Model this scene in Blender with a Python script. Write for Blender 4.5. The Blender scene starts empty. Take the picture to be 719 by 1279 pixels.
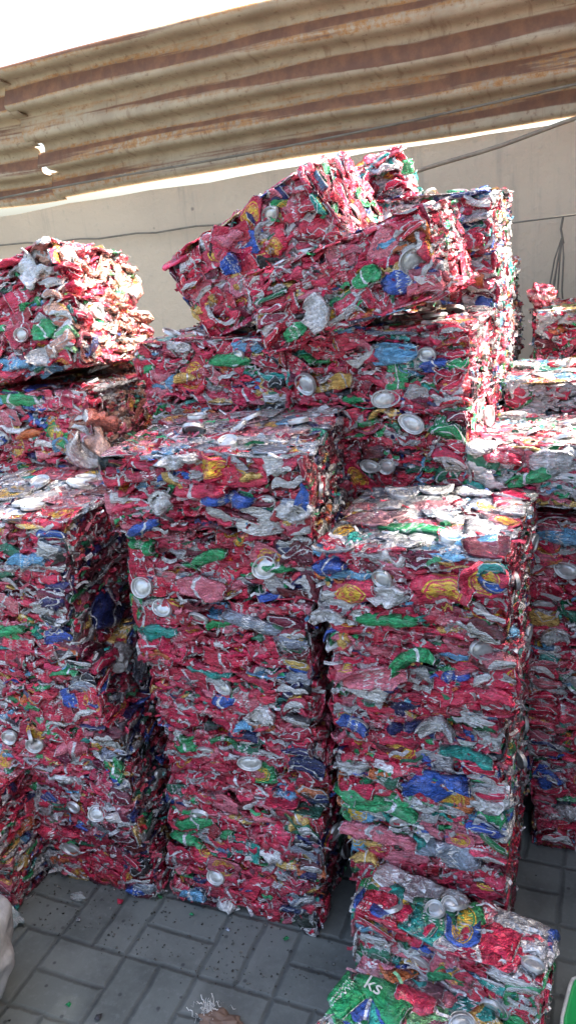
import bpy, math, random
import numpy as np
from mathutils import Matrix, Vector, Euler
R = math.radians
scene = bpy.context.scene
col = scene.collection

# ------------------------------------------------------------------ camera
CAM = np.array([0.0, 0.0, 1.5])
def cam_axes(yaw=23, pitch=19, roll=5):
    y, p, r = map(math.radians, (yaw, pitch, roll))
    f = np.array([-math.sin(y)*math.cos(p), math.cos(y)*math.cos(p), -math.sin(p)])
    r0 = np.array([math.cos(y), math.sin(y), 0.0]); u0 = np.cross(r0, f)
    return math.cos(r)*r0-math.sin(r)*u0, math.sin(r)*r0+math.cos(r)*u0, f
RT, UP, FW = cam_axes()
cd = bpy.data.cameras.new('camera'); cam = bpy.data.objects.new('camera', cd); col.objects.link(cam)
cam.matrix_world = Matrix(((RT[0], UP[0], -FW[0], CAM[0]), (RT[1], UP[1], -FW[1], CAM[1]), (RT[2], UP[2], -FW[2], CAM[2]), (0, 0, 0, 1)))
cd.sensor_fit = 'VERTICAL'; cd.sensor_height = 24.0; cd.lens = 24.0*1000/1279
cd.clip_start = 0.02; cd.clip_end = 500
scene.camera = cam

# ------------------------------------------------------------------ node helpers
def new_mat(name):
    m = bpy.data.materials.new(name); m.use_nodes = True
    nt = m.node_tree; nt.nodes.clear()
    out = nt.nodes.new('ShaderNodeOutputMaterial'); b = nt.nodes.new('ShaderNodeBsdfPrincipled')
    nt.links.new(b.outputs[0], out.inputs[0])
    return m, nt, b
class N:
    def __init__(s, nt): s.nt = nt
    def put(s, sock, v):
        if v is None: return
        if isinstance(v, bpy.types.NodeSocket): s.nt.links.new(v, sock)
        else:
            if sock.type == 'RGBA' and not hasattr(v, '__len__'): v = (v, v, v, 1)
            if sock.type == 'RGBA' and len(v) == 3: v = (*v, 1)
            sock.default_value = v
    def math(s, op, a, b=None, c=None, clamp=False):
        n = s.nt.nodes.new('ShaderNodeMath'); n.operation = op; n.use_clamp = clamp
        s.put(n.inputs[0], a); s.put(n.inputs[1], b); s.put(n.inputs[2], c); return n.outputs[0]
    def vec(s, x, y, z):
        n = s.nt.nodes.new('ShaderNodeCombineXYZ'); s.put(n.inputs[0], x); s.put(n.inputs[1], y); s.put(n.inputs[2], z); return n.outputs[0]
    def sep(s, v):
        n = s.nt.nodes.new('ShaderNodeSeparateXYZ'); s.put(n.inputs[0], v); return n.outputs
    def noise(s, vec, scale, detail=3, rough=.55, dist=0):
        n = s.nt.nodes.new('ShaderNodeTexNoise'); s.put(n.inputs['Vector'], vec); n.inputs['Scale'].default_value = scale
        n.inputs['Detail'].default_value = detail; n.inputs['Roughness'].default_value = rough; n.inputs['Distortion'].default_value = dist
        return n.outputs[0]
    def voro(s, vec, scale, feature='F1', out='Distance', rnd=1):
        n = s.nt.nodes.new('ShaderNodeTexVoronoi'); n.feature = feature; s.put(n.inputs['Vector'], vec)
        n.inputs['Scale'].default_value = scale; n.inputs['Randomness'].default_value = rnd; return n.outputs[out]
    def step(s, v, lo, hi):
        n = s.nt.nodes.new('ShaderNodeMapRange'); n.interpolation_type = 'SMOOTHSTEP'
        s.put(n.inputs[0], v); s.put(n.inputs[1], lo); s.put(n.inputs[2], hi); n.inputs[3].default_value = 0; n.inputs[4].default_value = 1
        return n.outputs[0]
    def mix(s, f, a, b, mode='MIX'):
        n = s.nt.nodes.new('ShaderNodeMix'); n.data_type = 'RGBA'; n.blend_type = mode
        s.put(n.inputs[0], f); s.put(n.inputs[6], a); s.put(n.inputs[7], b); return n.outputs[2]
    def attr(s, name, out='Color'):
        n = s.nt.nodes.new('ShaderNodeAttribute'); n.attribute_name = name; return n.outputs[out]
    def bump(s, h, strength, dist=.01, normal=None):
        n = s.nt.nodes.new('ShaderNodeBump'); s.put(n.inputs['Height'], h)
        n.inputs['Strength'].default_value = strength; n.inputs['Distance'].default_value = dist
        if normal is not None: s.put(n.inputs['Normal'], normal)
        return n.outputs[0]
    def ramp(s, f, stops, interp='LINEAR'):
        n = s.nt.nodes.new('ShaderNodeValToRGB'); n.color_ramp.interpolation = interp; e = n.color_ramp.elements
        while len(e) < len(stops): e.new(0.5)
        for i, (p, c) in enumerate(stops): e[i].position = p; e[i].color = (*c, 1)
        s.put(n.inputs[0], f); return n.outputs[0]
    def obj(s):
        return s.nt.nodes.new('ShaderNodeTexCoord').outputs['Object']
    def geo(s):
        return s.nt.nodes.new('ShaderNodeNewGeometry').outputs['Position']

# ------------------------------------------------------------------ materials
def mat_can():
    m, nt, b = new_mat('printed_aluminium'); n = N(nt)
    tint = n.attr('tint'); info = n.sep(n.attr('info', 'Vector')); seed, pat, wear = info[0], info[1], info[2]
    uvn = nt.nodes.new('ShaderNodeUVMap'); u, v, _ = n.sep(uvn.outputs[0])
    pos = n.geo()
    # white ribbon that runs round the can
    w = n.math('ADD', v, n.math('MULTIPLY', n.math('SINE', n.math('MULTIPLY_ADD', u, 6.283, seed)), .13))
    rib = n.math('SUBTRACT', 1, n.step(n.math('ABSOLUTE', n.math('SUBTRACT', w, .5)), .025, .045))
    rib = n.math('MULTIPLY', rib, n.math('LESS_THAN', pat, .33))
    # script-like lettering
    ph = n.math('ADD', n.math('MULTIPLY', u, 150), n.math('MULTIPLY', n.noise(n.vec(n.math('MULTIPLY', u, 16), seed, 0), 1.0, 2), 14))
    amp = n.noise(n.vec(n.math('MULTIPLY', u, 38), seed, 5), 1.0, 1)
    yy = n.math('MULTIPLY', n.math('SINE', ph), n.math('MULTIPLY_ADD', amp, .55, -.05))
    vr = n.math('SUBTRACT', n.math('FRACT', n.math('MULTIPLY_ADD', n.math('ADD', v, n.math('MULTIPLY', u, .12)), 4.5, seed)), .5)
    strokes = n.math('SUBTRACT', 1, n.step(n.math('ABSOLUTE', n.math('SUBTRACT', vr, yy)), .10, .16))
    strokes = n.math('MULTIPLY', strokes, n.math('GREATER_THAN', n.noise(n.vec(n.math('MULTIPLY', u, 20), seed, 9), 1.0, 1), .30))
    band = n.math('LESS_THAN', n.math('ABSOLUTE', n.math('SUBTRACT', v, .5)), .2)
    let = n.math('MULTIPLY', strokes, band)
    let = n.math('MULTIPLY', let, n.math('MULTIPLY', n.math('GREATER_THAN', pat, .28), n.math('LESS_THAN', pat, .62)))
    # yellow oval with red strokes
    uu = n.math('SUBTRACT', n.math('FRACT', n.math('MULTIPLY', u, 2)), .5)
    d = n.math('SQRT', n.math('ADD', n.math('POWER', n.math('MULTIPLY', uu, 1.1), 2), n.math('POWER', n.math('SUBTRACT', v, .5), 2)))
    oval = n.math('MULTIPLY', n.math('LESS_THAN', d, .25), n.math('GREATER_THAN', pat, .80))
    oval = n.math('MULTIPLY', oval, n.math('SUBTRACT', 1, n.math('MULTIPLY', strokes, .9)))
    ring = n.math('LESS_THAN', n.math('ABSOLUTE', n.math('SUBTRACT', d, .30)), .018)
    ring = n.math('MULTIPLY', ring, n.math('GREATER_THAN', pat, .80))
    c = n.mix(rib, tint, (.72, .72, .74)); c = n.mix(let, c, (.74, .72, .70))
    c = n.mix(n.math('MAXIMUM', oval, ring), c, (.72, .45, .05))
    # shade differences in the print, dirt, bare metal at the creases and ends
    blot = n.noise(n.vec(n.math('MULTIPLY', u, 4), n.math('MULTIPLY', v, 3), seed), 2.2, 3)
    c = n.mix(n.step(blot, .45, .8), c, n.mix(.28, c, (.45, .38, .40)))
    scr = n.noise(pos, 190, 4, .7)
    sc = n.step(scr, n.math('SUBTRACT', .72, n.math('MULTIPLY', wear, .13)), n.math('SUBTRACT', .76, n.math('MULTIPLY', wear, .13)))
    c = n.mix(n.math('MULTIPLY', sc, .8), c, (.74, .72, .72))
    dirt = n.noise(pos, 30, 4, .7)
    c = n.mix(n.math('MULTIPLY', n.step(dirt, .5, .8), .55), c, (.10, .08, .075))
    end = n.math('GREATER_THAN', n.math('ABSOLUTE', n.math('SUBTRACT', v, .5)), .485)
    end = n.math('MULTIPLY', end, n.math('MAXIMUM', n.math('LESS_THAN', wear, .22), n.math('LESS_THAN', n.math('ABSOLUTE', n.math('SUBTRACT', v, .5)), .53)))
    c = n.mix(end, c, (.58, .57, .56))
    b.inputs['Metallic'].default_value = .72
    n.put(b.inputs['Base Color'], c)
    n.put(b.inputs['Roughness'], n.math('MULTIPLY_ADD', dirt, .42, .03))
    b.inputs['Coat Weight'].default_value = .4; b.inputs['Coat Roughness'].default_value = .15
    ob = n.sep(n.obj()); lay = n.vec(n.math('MULTIPLY', ob[0], .45), n.math('MULTIPLY', ob[1], .45), n.math('MULTIPLY', ob[2], 1.7))
    wp = n.mix(.012, pos, n.vec(n.noise(pos, 60, 2), n.noise(n.vec(seed, u, v), 9, 2), n.noise(pos, 47, 2)))
    h = n.math('ADD', n.math('MULTIPLY', n.noise(lay, 95, 4, .65, .8), 1.3), n.math('MULTIPLY', n.voro(wp, 48), .45))
    nn = n.bump(h, .85, .009)
    n.put(b.inputs['Normal'], n.bump(n.noise(wp, 260, 2, .6), .35, .003, nn))
    return m
def mat_core():
    m, nt, b = new_mat('packed_scrap_inside'); n = N(nt)
    p = n.obj(); s = n.sep(p); q = n.vec(s[0], s[1], n.math('MULTIPLY', s[2], 3.2))
    cellc = n.voro(q, 26, 'F1', 'Color'); cx = n.sep(cellc)
    c = n.ramp(cx[0], [(0, (.26, .015, .03)), (.5, (.34, .02, .04)), (.62, (.3, .3, .31)), (.78, (.02, .15, .07)), (.86, (.03, .07, .25)), (.93, (.35, .2, .03))], 'CONSTANT')
    n.put(b.inputs['Base Color'], c); b.inputs['Metallic'].default_value = .4; b.inputs['Roughness'].default_value = .5
    n.put(b.inputs['Normal'], n.bump(n.voro(q, 40), .8, .02))
    return m
def mat_end():
    m, nt, b = new_mat('bare_can_end'); n = N(nt)
    pos = n.obj()
    k = n.noise(pos, 60, 3)
    n.put(b.inputs['Base Color'], n.mix(n.step(k, .4, .8), (.55, .55, .54), (.34, .33, .31)))
    b.inputs['Metallic'].default_value = .6; n.put(b.inputs['Roughness'], n.math('MULTIPLY_ADD', k, .3, .22))
    n.put(b.inputs['Normal'], n.bump(n.noise(pos, 110, 3), .35, .004))
    return m
def mat_wall():
    m, nt, b = new_mat('cream_render'); n = N(nt); p = n.obj(); s = n.sep(p)
    big = n.noise(p, 1.3, 5, .6); fine = n.noise(p, 30, 4, .65)
    c = n.mix(n.step(big, .35, .7), (.64, .50, .345), (.55, .43, .30))
    streak = n.noise(n.vec(n.math('MULTIPLY', s[0], 9), s[1], n.math('MULTIPLY', s[2], .8)), 1.6, 4, .7)
    c = n.mix(n.math('MULTIPLY', n.step(streak, .52, .75), .38), c, (.26, .23, .19))
    c = n.mix(n.math('MULTIPLY', n.step(fine, .55, .75), .25), c, (.30, .27, .22))
    spots = n.math('SUBTRACT', 1, n.step(n.voro(p, 5.5), .03, .06))
    c = n.mix(n.math('MULTIPLY', spots, .6), c, (.12, .10, .08))
    n.put(b.inputs['Base Color'], c); b.inputs['Roughness'].default_value = .92
    n.put(b.inputs['Normal'], n.bump(n.math('ADD', fine, big), .35, .02))
    return m
def mat_sheet(name='weathered_corrugated_sheet', rust=1.0):
    m, nt, b = new_mat(name); n = N(nt)
    uvn = nt.nodes.new('ShaderNodeUVMap'); u, v, _ = n.sep(uvn.outputs[0])   # u metres along, v ribs across
    p = n.vec(u, n.math('MULTIPLY', v, .15), 0)
    lf = n.noise(n.vec(n.math('MULTIPLY', u, .30), n.math('MULTIPLY', v, 1.3), 0), 2.2, 5, .6)
    hf = n.noise(n.vec(u, n.math('MULTIPLY', v, .15), 0), 42, 4, .7)
    fr = n.math('FRACT', n.math('ADD', v, n.math('MULTIPLY', n.math('SUBTRACT', hf, .5), .05)))
    # rust gathers in one flank of every rib
    dd = n.math('ABSOLUTE', n.math('SUBTRACT', fr, .5))
    wid = n.math('MULTIPLY_ADD', lf, .75, -.275)
    rm = n.math('SUBTRACT', 1, n.step(dd, n.math('SUBTRACT', wid, .03), n.math('ADD', wid, .05)))
    grey = n.mix(n.step(n.noise(p, 7, 5, .7), .35, .7), (.48, .385, .255), (.37, .29, .19))
    rustc = n.mix(n.step(n.noise(p, 16, 4, .7), .35, .7), (.15, .062, .034), (.24, .10, .045))
    c = n.mix(n.math('MULTIPLY', rm, .95*rust), grey, rustc)
    edge = n.math('MULTIPLY', n.step(n.noise(n.vec(u, v, 4), 1.1, 4), .38, .55), n.math('SUBTRACT', n.step(dd, n.math('SUBTRACT', wid, .02), n.math('ADD', wid, .02)), n.step(dd, n.math('ADD', wid, .02), n.math('ADD', wid, .12))))
    c = n.mix(n.math('MULTIPLY', n.math('MULTIPLY', edge, n.step(hf, .35, .6)), .95*rust), c, (.42, .19, .05))
    c = n.mix(n.math('MULTIPLY', n.step(hf, .56, .68), .55), c, (.17, .09, .05))
    drip = n.noise(n.vec(n.math('MULTIPLY', u, 40), n.math('MULTIPLY', v, 1.2), 2), 1.0, 3)
    c = n.mix(n.math('MULTIPLY', n.step(drip, .58, .72), .45), c, (.20, .11, .06))
    n.put(b.inputs['Base Color'], c); b.inputs['Roughness'].default_value = .75
    n.put(b.inputs['Normal'], n.bump(hf, .3, .004))
    return m
def mat_paving():
    m, nt, b = new_mat('concrete_pavers'); n = N(nt); p = n.geo(); s = n.sep(p)
    wob = n.noise(p, 9, 3); wob2 = n.noise(n.vec(s[1], s[0], 3), 9, 3)
    x = n.math('ADD', n.math('DIVIDE', n.math('ADD', s[0], .96), .18), n.math('MULTIPLY', n.math('SUBTRACT', wob, .5), .07))
    y = n.math('ADD', n.math('DIVIDE', n.math('ADD', s[1], -1.107), .18), n.math('MULTIPLY', n.math('SUBTRACT', wob2, .5), .07))
    fx, fy = n.math('FLOOR', x), n.math('FLOOR', y)
    par = n.math('MODULO', n.math('ABSOLUTE', n.math('ADD', fx, fy)), 2)
    par = n.math('GREATER_THAN', par, .5)
    x2 = n.math('FRACT', x); y2 = n.math('FRACT', y)
    def edge(t, k): # distance to the nearest joint in cell units
        f = n.math('FRACT', n.math('MULTIPLY', t, k)); return n.math('DIVIDE', n.math('MINIMUM', f, n.math('SUBTRACT', 1, f)), k)
    d1 = n.math('MINIMUM', edge(x2, 1), edge(y2, 2)); d2 = n.math('MINIMUM', edge(x2, 2), edge(y2, 1))
    d = n.math('ADD', n.math('MULTIPLY', d1, n.math('SUBTRACT', 1, par)), n.math('MULTIPLY', d2, par))
    hf = n.noise(p, 60, 5, .7); mf = n.noise(p, 6, 5, .65)
    jm = n.math('SUBTRACT', 1, n.step(n.math('ADD', d, n.math('MULTIPLY', n.math('SUBTRACT', hf, .5), .03)), .004, .05))
    half = n.math('FLOOR', n.math('MULTIPLY', n.math('ADD', n.math('MULTIPLY', x2, par), n.math('MULTIPLY', y2, n.math('SUBTRACT', 1, par))), 2))
    wn = nt.nodes.new('ShaderNodeTexWhiteNoise'); n.put(wn.inputs['Vector'], n.vec(fx, fy, half))
    c = n.mix(wn.outputs['Value'], (.105, .118, .110), (.135, .146, .135))
    c = n.mix(n.math('MULTIPLY', n.step(mf, .42, .72), .7), c, (.045, .052, .048))
    c = n.mix(n.math('MULTIPLY', n.step(hf, .5, .7), .35), c, (.17, .18, .18))
    sp = n.math('SUBTRACT', 1, n.step(n.voro(p, 22), .06, .13))
    c = n.mix(n.math('MULTIPLY', sp, .75), c, (.02, .022, .025))
    c = n.mix(n.math('MULTIPLY', jm, n.math('MULTIPLY_ADD', mf, 1.0, .05)), c, (.026, .030, .030))
    n.put(b.inputs['Base Color'], c); b.inputs['Roughness'].default_value = .7
    n.put(b.inputs['Normal'], n.bump(n.math('SUBTRACT', n.math('MULTIPLY', hf, .25), n.math('MULTIPLY', jm, 1)), .6, .006))
    return m
def mat_plain(name, c, rough=.6, metal=0, c2=None, scale=20, trans=0, bump=.2):
    m, nt, b = new_mat(name); n = N(nt); p = n.obj(); k = n.noise(p, scale, 4, .6)
    n.put(b.inputs['Base Color'], n.mix(n.step(k, .35, .7), c, c2 or tuple(x*.7 for x in c)))
    b.inputs['Roughness'].default_value = rough; b.inputs['Metallic'].default_value = metal
    b.inputs['Transmission Weight'].default_value = trans
    n.put(b.inputs['Normal'], n.bump(k, bump, .01)); return m
M_CAN, M_CORE, M_END, M_WALL, M_SHEET, M_PAVE = mat_can(), mat_core(), mat_end(), mat_wall(), mat_sheet(), mat_paving()
M_SACK = mat_plain('woven_white_plastic', (.30, .30, .30), .75, 0, (.22, .215, .21), 30, 0, .6)
M_ROPE = mat_plain('dusty_rope', (.22, .19, .14), .9)
M_POLE = mat_plain('weathered_bamboo', (.36, .29, .20), .8, 0, (.26, .21, .15))
M_GREEN = mat_plain('green_plastic', (.02, .38, .10), .4, 0, (.02, .30, .08), 8)
M_CLEAR = mat_plain('clear_crushed_plastic', (.75, .78, .76), .12, 0, (.65, .7, .68), 60, .75, .6)
M_SHRED = mat_plain('pale_plastic_shreds', (.62, .60, .56), .6)
M_FOIL = mat_plain('brown_scrap', (.16, .10, .07), .6)

# ------------------------------------------------------------------ mesh helpers
def mesh_np(name, V, F, mat, UV=None, tint=None, info=None, smooth=True):
    """V (n,3); F list of (k,m) index arrays; per-vertex uv / tint / info"""
    me = bpy.data.meshes.new(name)
    nv = len(V); loops = np.concatenate([f.reshape(-1) for f in F]).astype(np.int32)
    tot = np.concatenate([np.full(len(f), f.shape[1], np.int32) for f in F])
    me.vertices.add(nv); me.vertices.foreach_set('co', np.ascontiguousarray(V, np.float32).reshape(-1))
    me.loops.add(len(loops)); me.loops.foreach_set('vertex_index', loops)
    st = np.concatenate([[0], np.cumsum(tot)[:-1]]).astype(np.int32)
    me.polygons.add(len(tot)); me.polygons.foreach_set('loop_start', st); me.polygons.foreach_set('loop_total', tot)
    me.polygons.foreach_set('use_smooth', np.full(len(tot), smooth))
    if UV is not None:
        l = me.uv_layers.new(name='UVMap'); l.data.foreach_set('uv', np.ascontiguousarray(UV[loops], np.float32).reshape(-1))
    if tint is not None:
        a = me.attributes.new('tint', 'FLOAT_COLOR', 'POINT'); a.data.foreach_set('color', np.ascontiguousarray(np.c_[tint, np.ones(nv)], np.float32).reshape(-1))
    if info is not None:
        a = me.attributes.new('info', 'FLOAT_VECTOR', 'POINT'); a.data.foreach_set('vector', np.ascontiguousarray(info, np.float32).reshape(-1))
    me.update(calc_edges=True); me.materials.append(mat)
    return me
def link(name, me, parent=None, M=None):
    o = bpy.data.objects.new(name, me); col.objects.link(o)
    if parent is not None: o.parent = parent
    if M is not None: o.matrix_local = M
    return o
def tag(o, label, cat, group=None):
    o['label'] = label; o['category'] = cat
    if group: o['group'] = group
    return o
def empty(name, M):
    o = bpy.data.objects.new(name, None); o.empty_display_size = .05; col.objects.link(o); o.matrix_world = M; return o

NU, NV = 18, 9
def _can_faces():
    f = []
    for j in range(NV-1):
        for i in range(NU):
            f.append((j*NU+i, j*NU+(i+1) % NU, (j+1)*NU+(i+1) % NU, (j+1)*NU+i))
    q = np.array(f); c0, c1 = NU*NV, NU*NV+1
    t = [(c0, (i+1) % NU, i) for i in range(NU)] + [(c1, (NV-1)*NU+i, (NV-1)*NU+(i+1) % NU) for i in range(NU)]
    return q, np.array(t)
CQ, CT = _can_faces()
tri = lambda x: 2*np.abs(x-np.floor(x+.5))*2-1
def can_shape(rng, L, W, T, crump=1.0):
    th = np.linspace(0, 2*np.pi, NU, endpoint=False)+rng.uniform(0, .3)
    v = np.linspace(0, 1, NV)
    TH, VV = np.meshgrid(th, v)
    wv = 1+.22*np.sin(VV*rng.uniform(2, 6)+rng.uniform(0, 6))*rng.uniform(.3, 1)
    e = np.clip((np.abs(VV-.5)-.38)/.12, 0, 1); tap = 1-.16*e**1.5
    x = L*(VV-.5); c, s = np.cos(TH), np.sin(TH)
    y = W/2*np.sign(c)*np.abs(c)**.9*wv*tap; z = T/2*np.sign(s)*np.abs(s)**.75*tap
    P = np.stack([x, y, z], -1).reshape(-1, 3)
    ends = np.array([[-L/2+L*.03, 0, 0], [L/2-L*.03, 0, 0]]); P = np.r_[P, ends]
    D = np.zeros_like(P)
    for k in range(5):
        d = rng.normal(size=3)*np.array([1, 1, .35]); d /= np.linalg.norm(d)
        fr = rng.uniform(14, 48)
        a = tri(P@d*fr+rng.uniform())
        w = np.array([.35, .35, 1.0])*rng.normal(size=3)*T*.20*crump*(22/ (fr+8))
        D += a[:, None]*w
    P = P+D+rng.normal(size=P.shape)*.0009*crump
    P[:, 2] += rng.normal()*.010*(2*P[:, 0]/L)**2*crump + rng.normal()*.006*(2*P[:, 1]/W)**2*crump + rng.normal()*.05*P[:, 0]*2*P[:, 1]/W
    UV = np.r_[np.stack([TH/(2*np.pi), VV], -1).reshape(-1, 2), [[.5, -.2], [.5, 1.2]]]
    return P, UV
def rot(rx, ry, rz):
    return np.array(Euler((rx, ry, rz)).to_matrix())

PAL = {  # colour: linear base colour of the print
 'red': (.62, .035, .085), 'dred': (.42, .030, .065), 'pink': (.62, .16, .21), 'silver': (.56, .55, .54), 'green': (.03, .33, .12), 'dgreen': (.02, .17, .09), 'lgreen': (.20, .50, .24), 'dusty': (.52, .30, .23), 'dustyr': (.50, .15, .11), 'grey': (.40, .40, .40),
 'blue': (.04, .11, .42), 'lblue': (.14, .36, .55), 'navy': (.015, .025, .12), 'yellow': (.64, .42, .12), 'black': (.03, .03, .035), 'white': (.72, .71, .70), 'teal': (.03, .33, .28), 'orange': (.60, .16, .05), 'maroon': (.14, .012, .03), 'slate': (.26, .30, .36), 'rose': (.42, .20, .23)}
MIXES = {
 'std': dict(red=48, dred=12, pink=13, silver=6, grey=5, green=5, dgreen=2.5, blue=1.6, lblue=2.5, navy=1, yellow=2, black=2, white=1.5, teal=2, orange=1, maroon=5),
 'pale': dict(red=16, dred=4, pink=12, silver=34, green=5, lblue=3, blue=1, white=18, yellow=2, teal=3, dgreen=3),
 'green': dict(red=22, pink=12, silver=24, green=15, teal=8, dgreen=4, white=8, blue=5, lblue=3, yellow=3, orange=2),
 'top': dict(pink=14, dred=3, red=3, silver=20, grey=24, slate=22, rose=20, teal=3, lblue=4, dgreen=2, yellow=1),  # greyer, bluer cans put the sky's sheen on top faces into the colour
 'side': dict(maroon=22, dred=22, navy=14, black=12, slate=10, grey=8, red=8, dgreen=4, blue=3, yellow=2, orange=2),  # darker cans paint the shade of the gaps onto right faces
 'dusty': dict(dusty=40, dustyr=22, pink=12, silver=8, lgreen=5, red=8, white=5),  # dusty prints, with warm sun on the right faces mixed into the colour
 'greenflat': dict(lgreen=26, green=10, pink=26, rose=18, white=6, silver=8, teal=6, blue=4, yellow=4, orange=3),
 'mix': dict(red=22, dred=9, pink=8, silver=22, green=6, lblue=6, blue=6, navy=4, orange=4, white=6, yellow=3, teal=4, maroon=3),
}
def pick(rng, mixname):
    m = MIXES[mixname]; ks = list(m); w = np.array([m[k] for k in ks], float); w /= w.sum()
    k = ks[rng.choice(len(ks), p=w)]; c = np.array(PAL[k]); return k, np.clip(c*rng.uniform(.8, 1.2)+rng.normal(size=3)*.006, .004, .85)

def disc_mesh(rng, r, squash):
    prof = [(0, .0012), (.35, .001), (.62, .0005), (.70, -.0022), (.80, -.003), (.88, .0015), (.95, .0042), (1.0, .0030), (1.0, -.004)]
    n = 24; V = [(0, 0, prof[0][1])]; F4 = []; F3 = []
    ph = rng.uniform(0, 6)
    for j, (a, h) in enumerate(prof[1:]):
        for i in range(n):
            t = 2*math.pi*i/n; wob = 1+.05*math.sin(2*t+ph)+.03*math.sin(3*t+2*ph)
            V.append((r*a*math.cos(t)*wob, r*a*math.sin(t)*squash*wob, h+.003*math.sin(t+ph)*a*a))
    for i in range(n): F3.append((0, 1+i, 1+(i+1) % n))
    for j in range(len(prof)-2):
        for i in range(n): a = 1+j*n; F4.append((a+i, a+n+i, a+n+(i+1) % n, a+(i+1) % n))
    return np.array(V), np.array(F4), np.array(F3)

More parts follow.
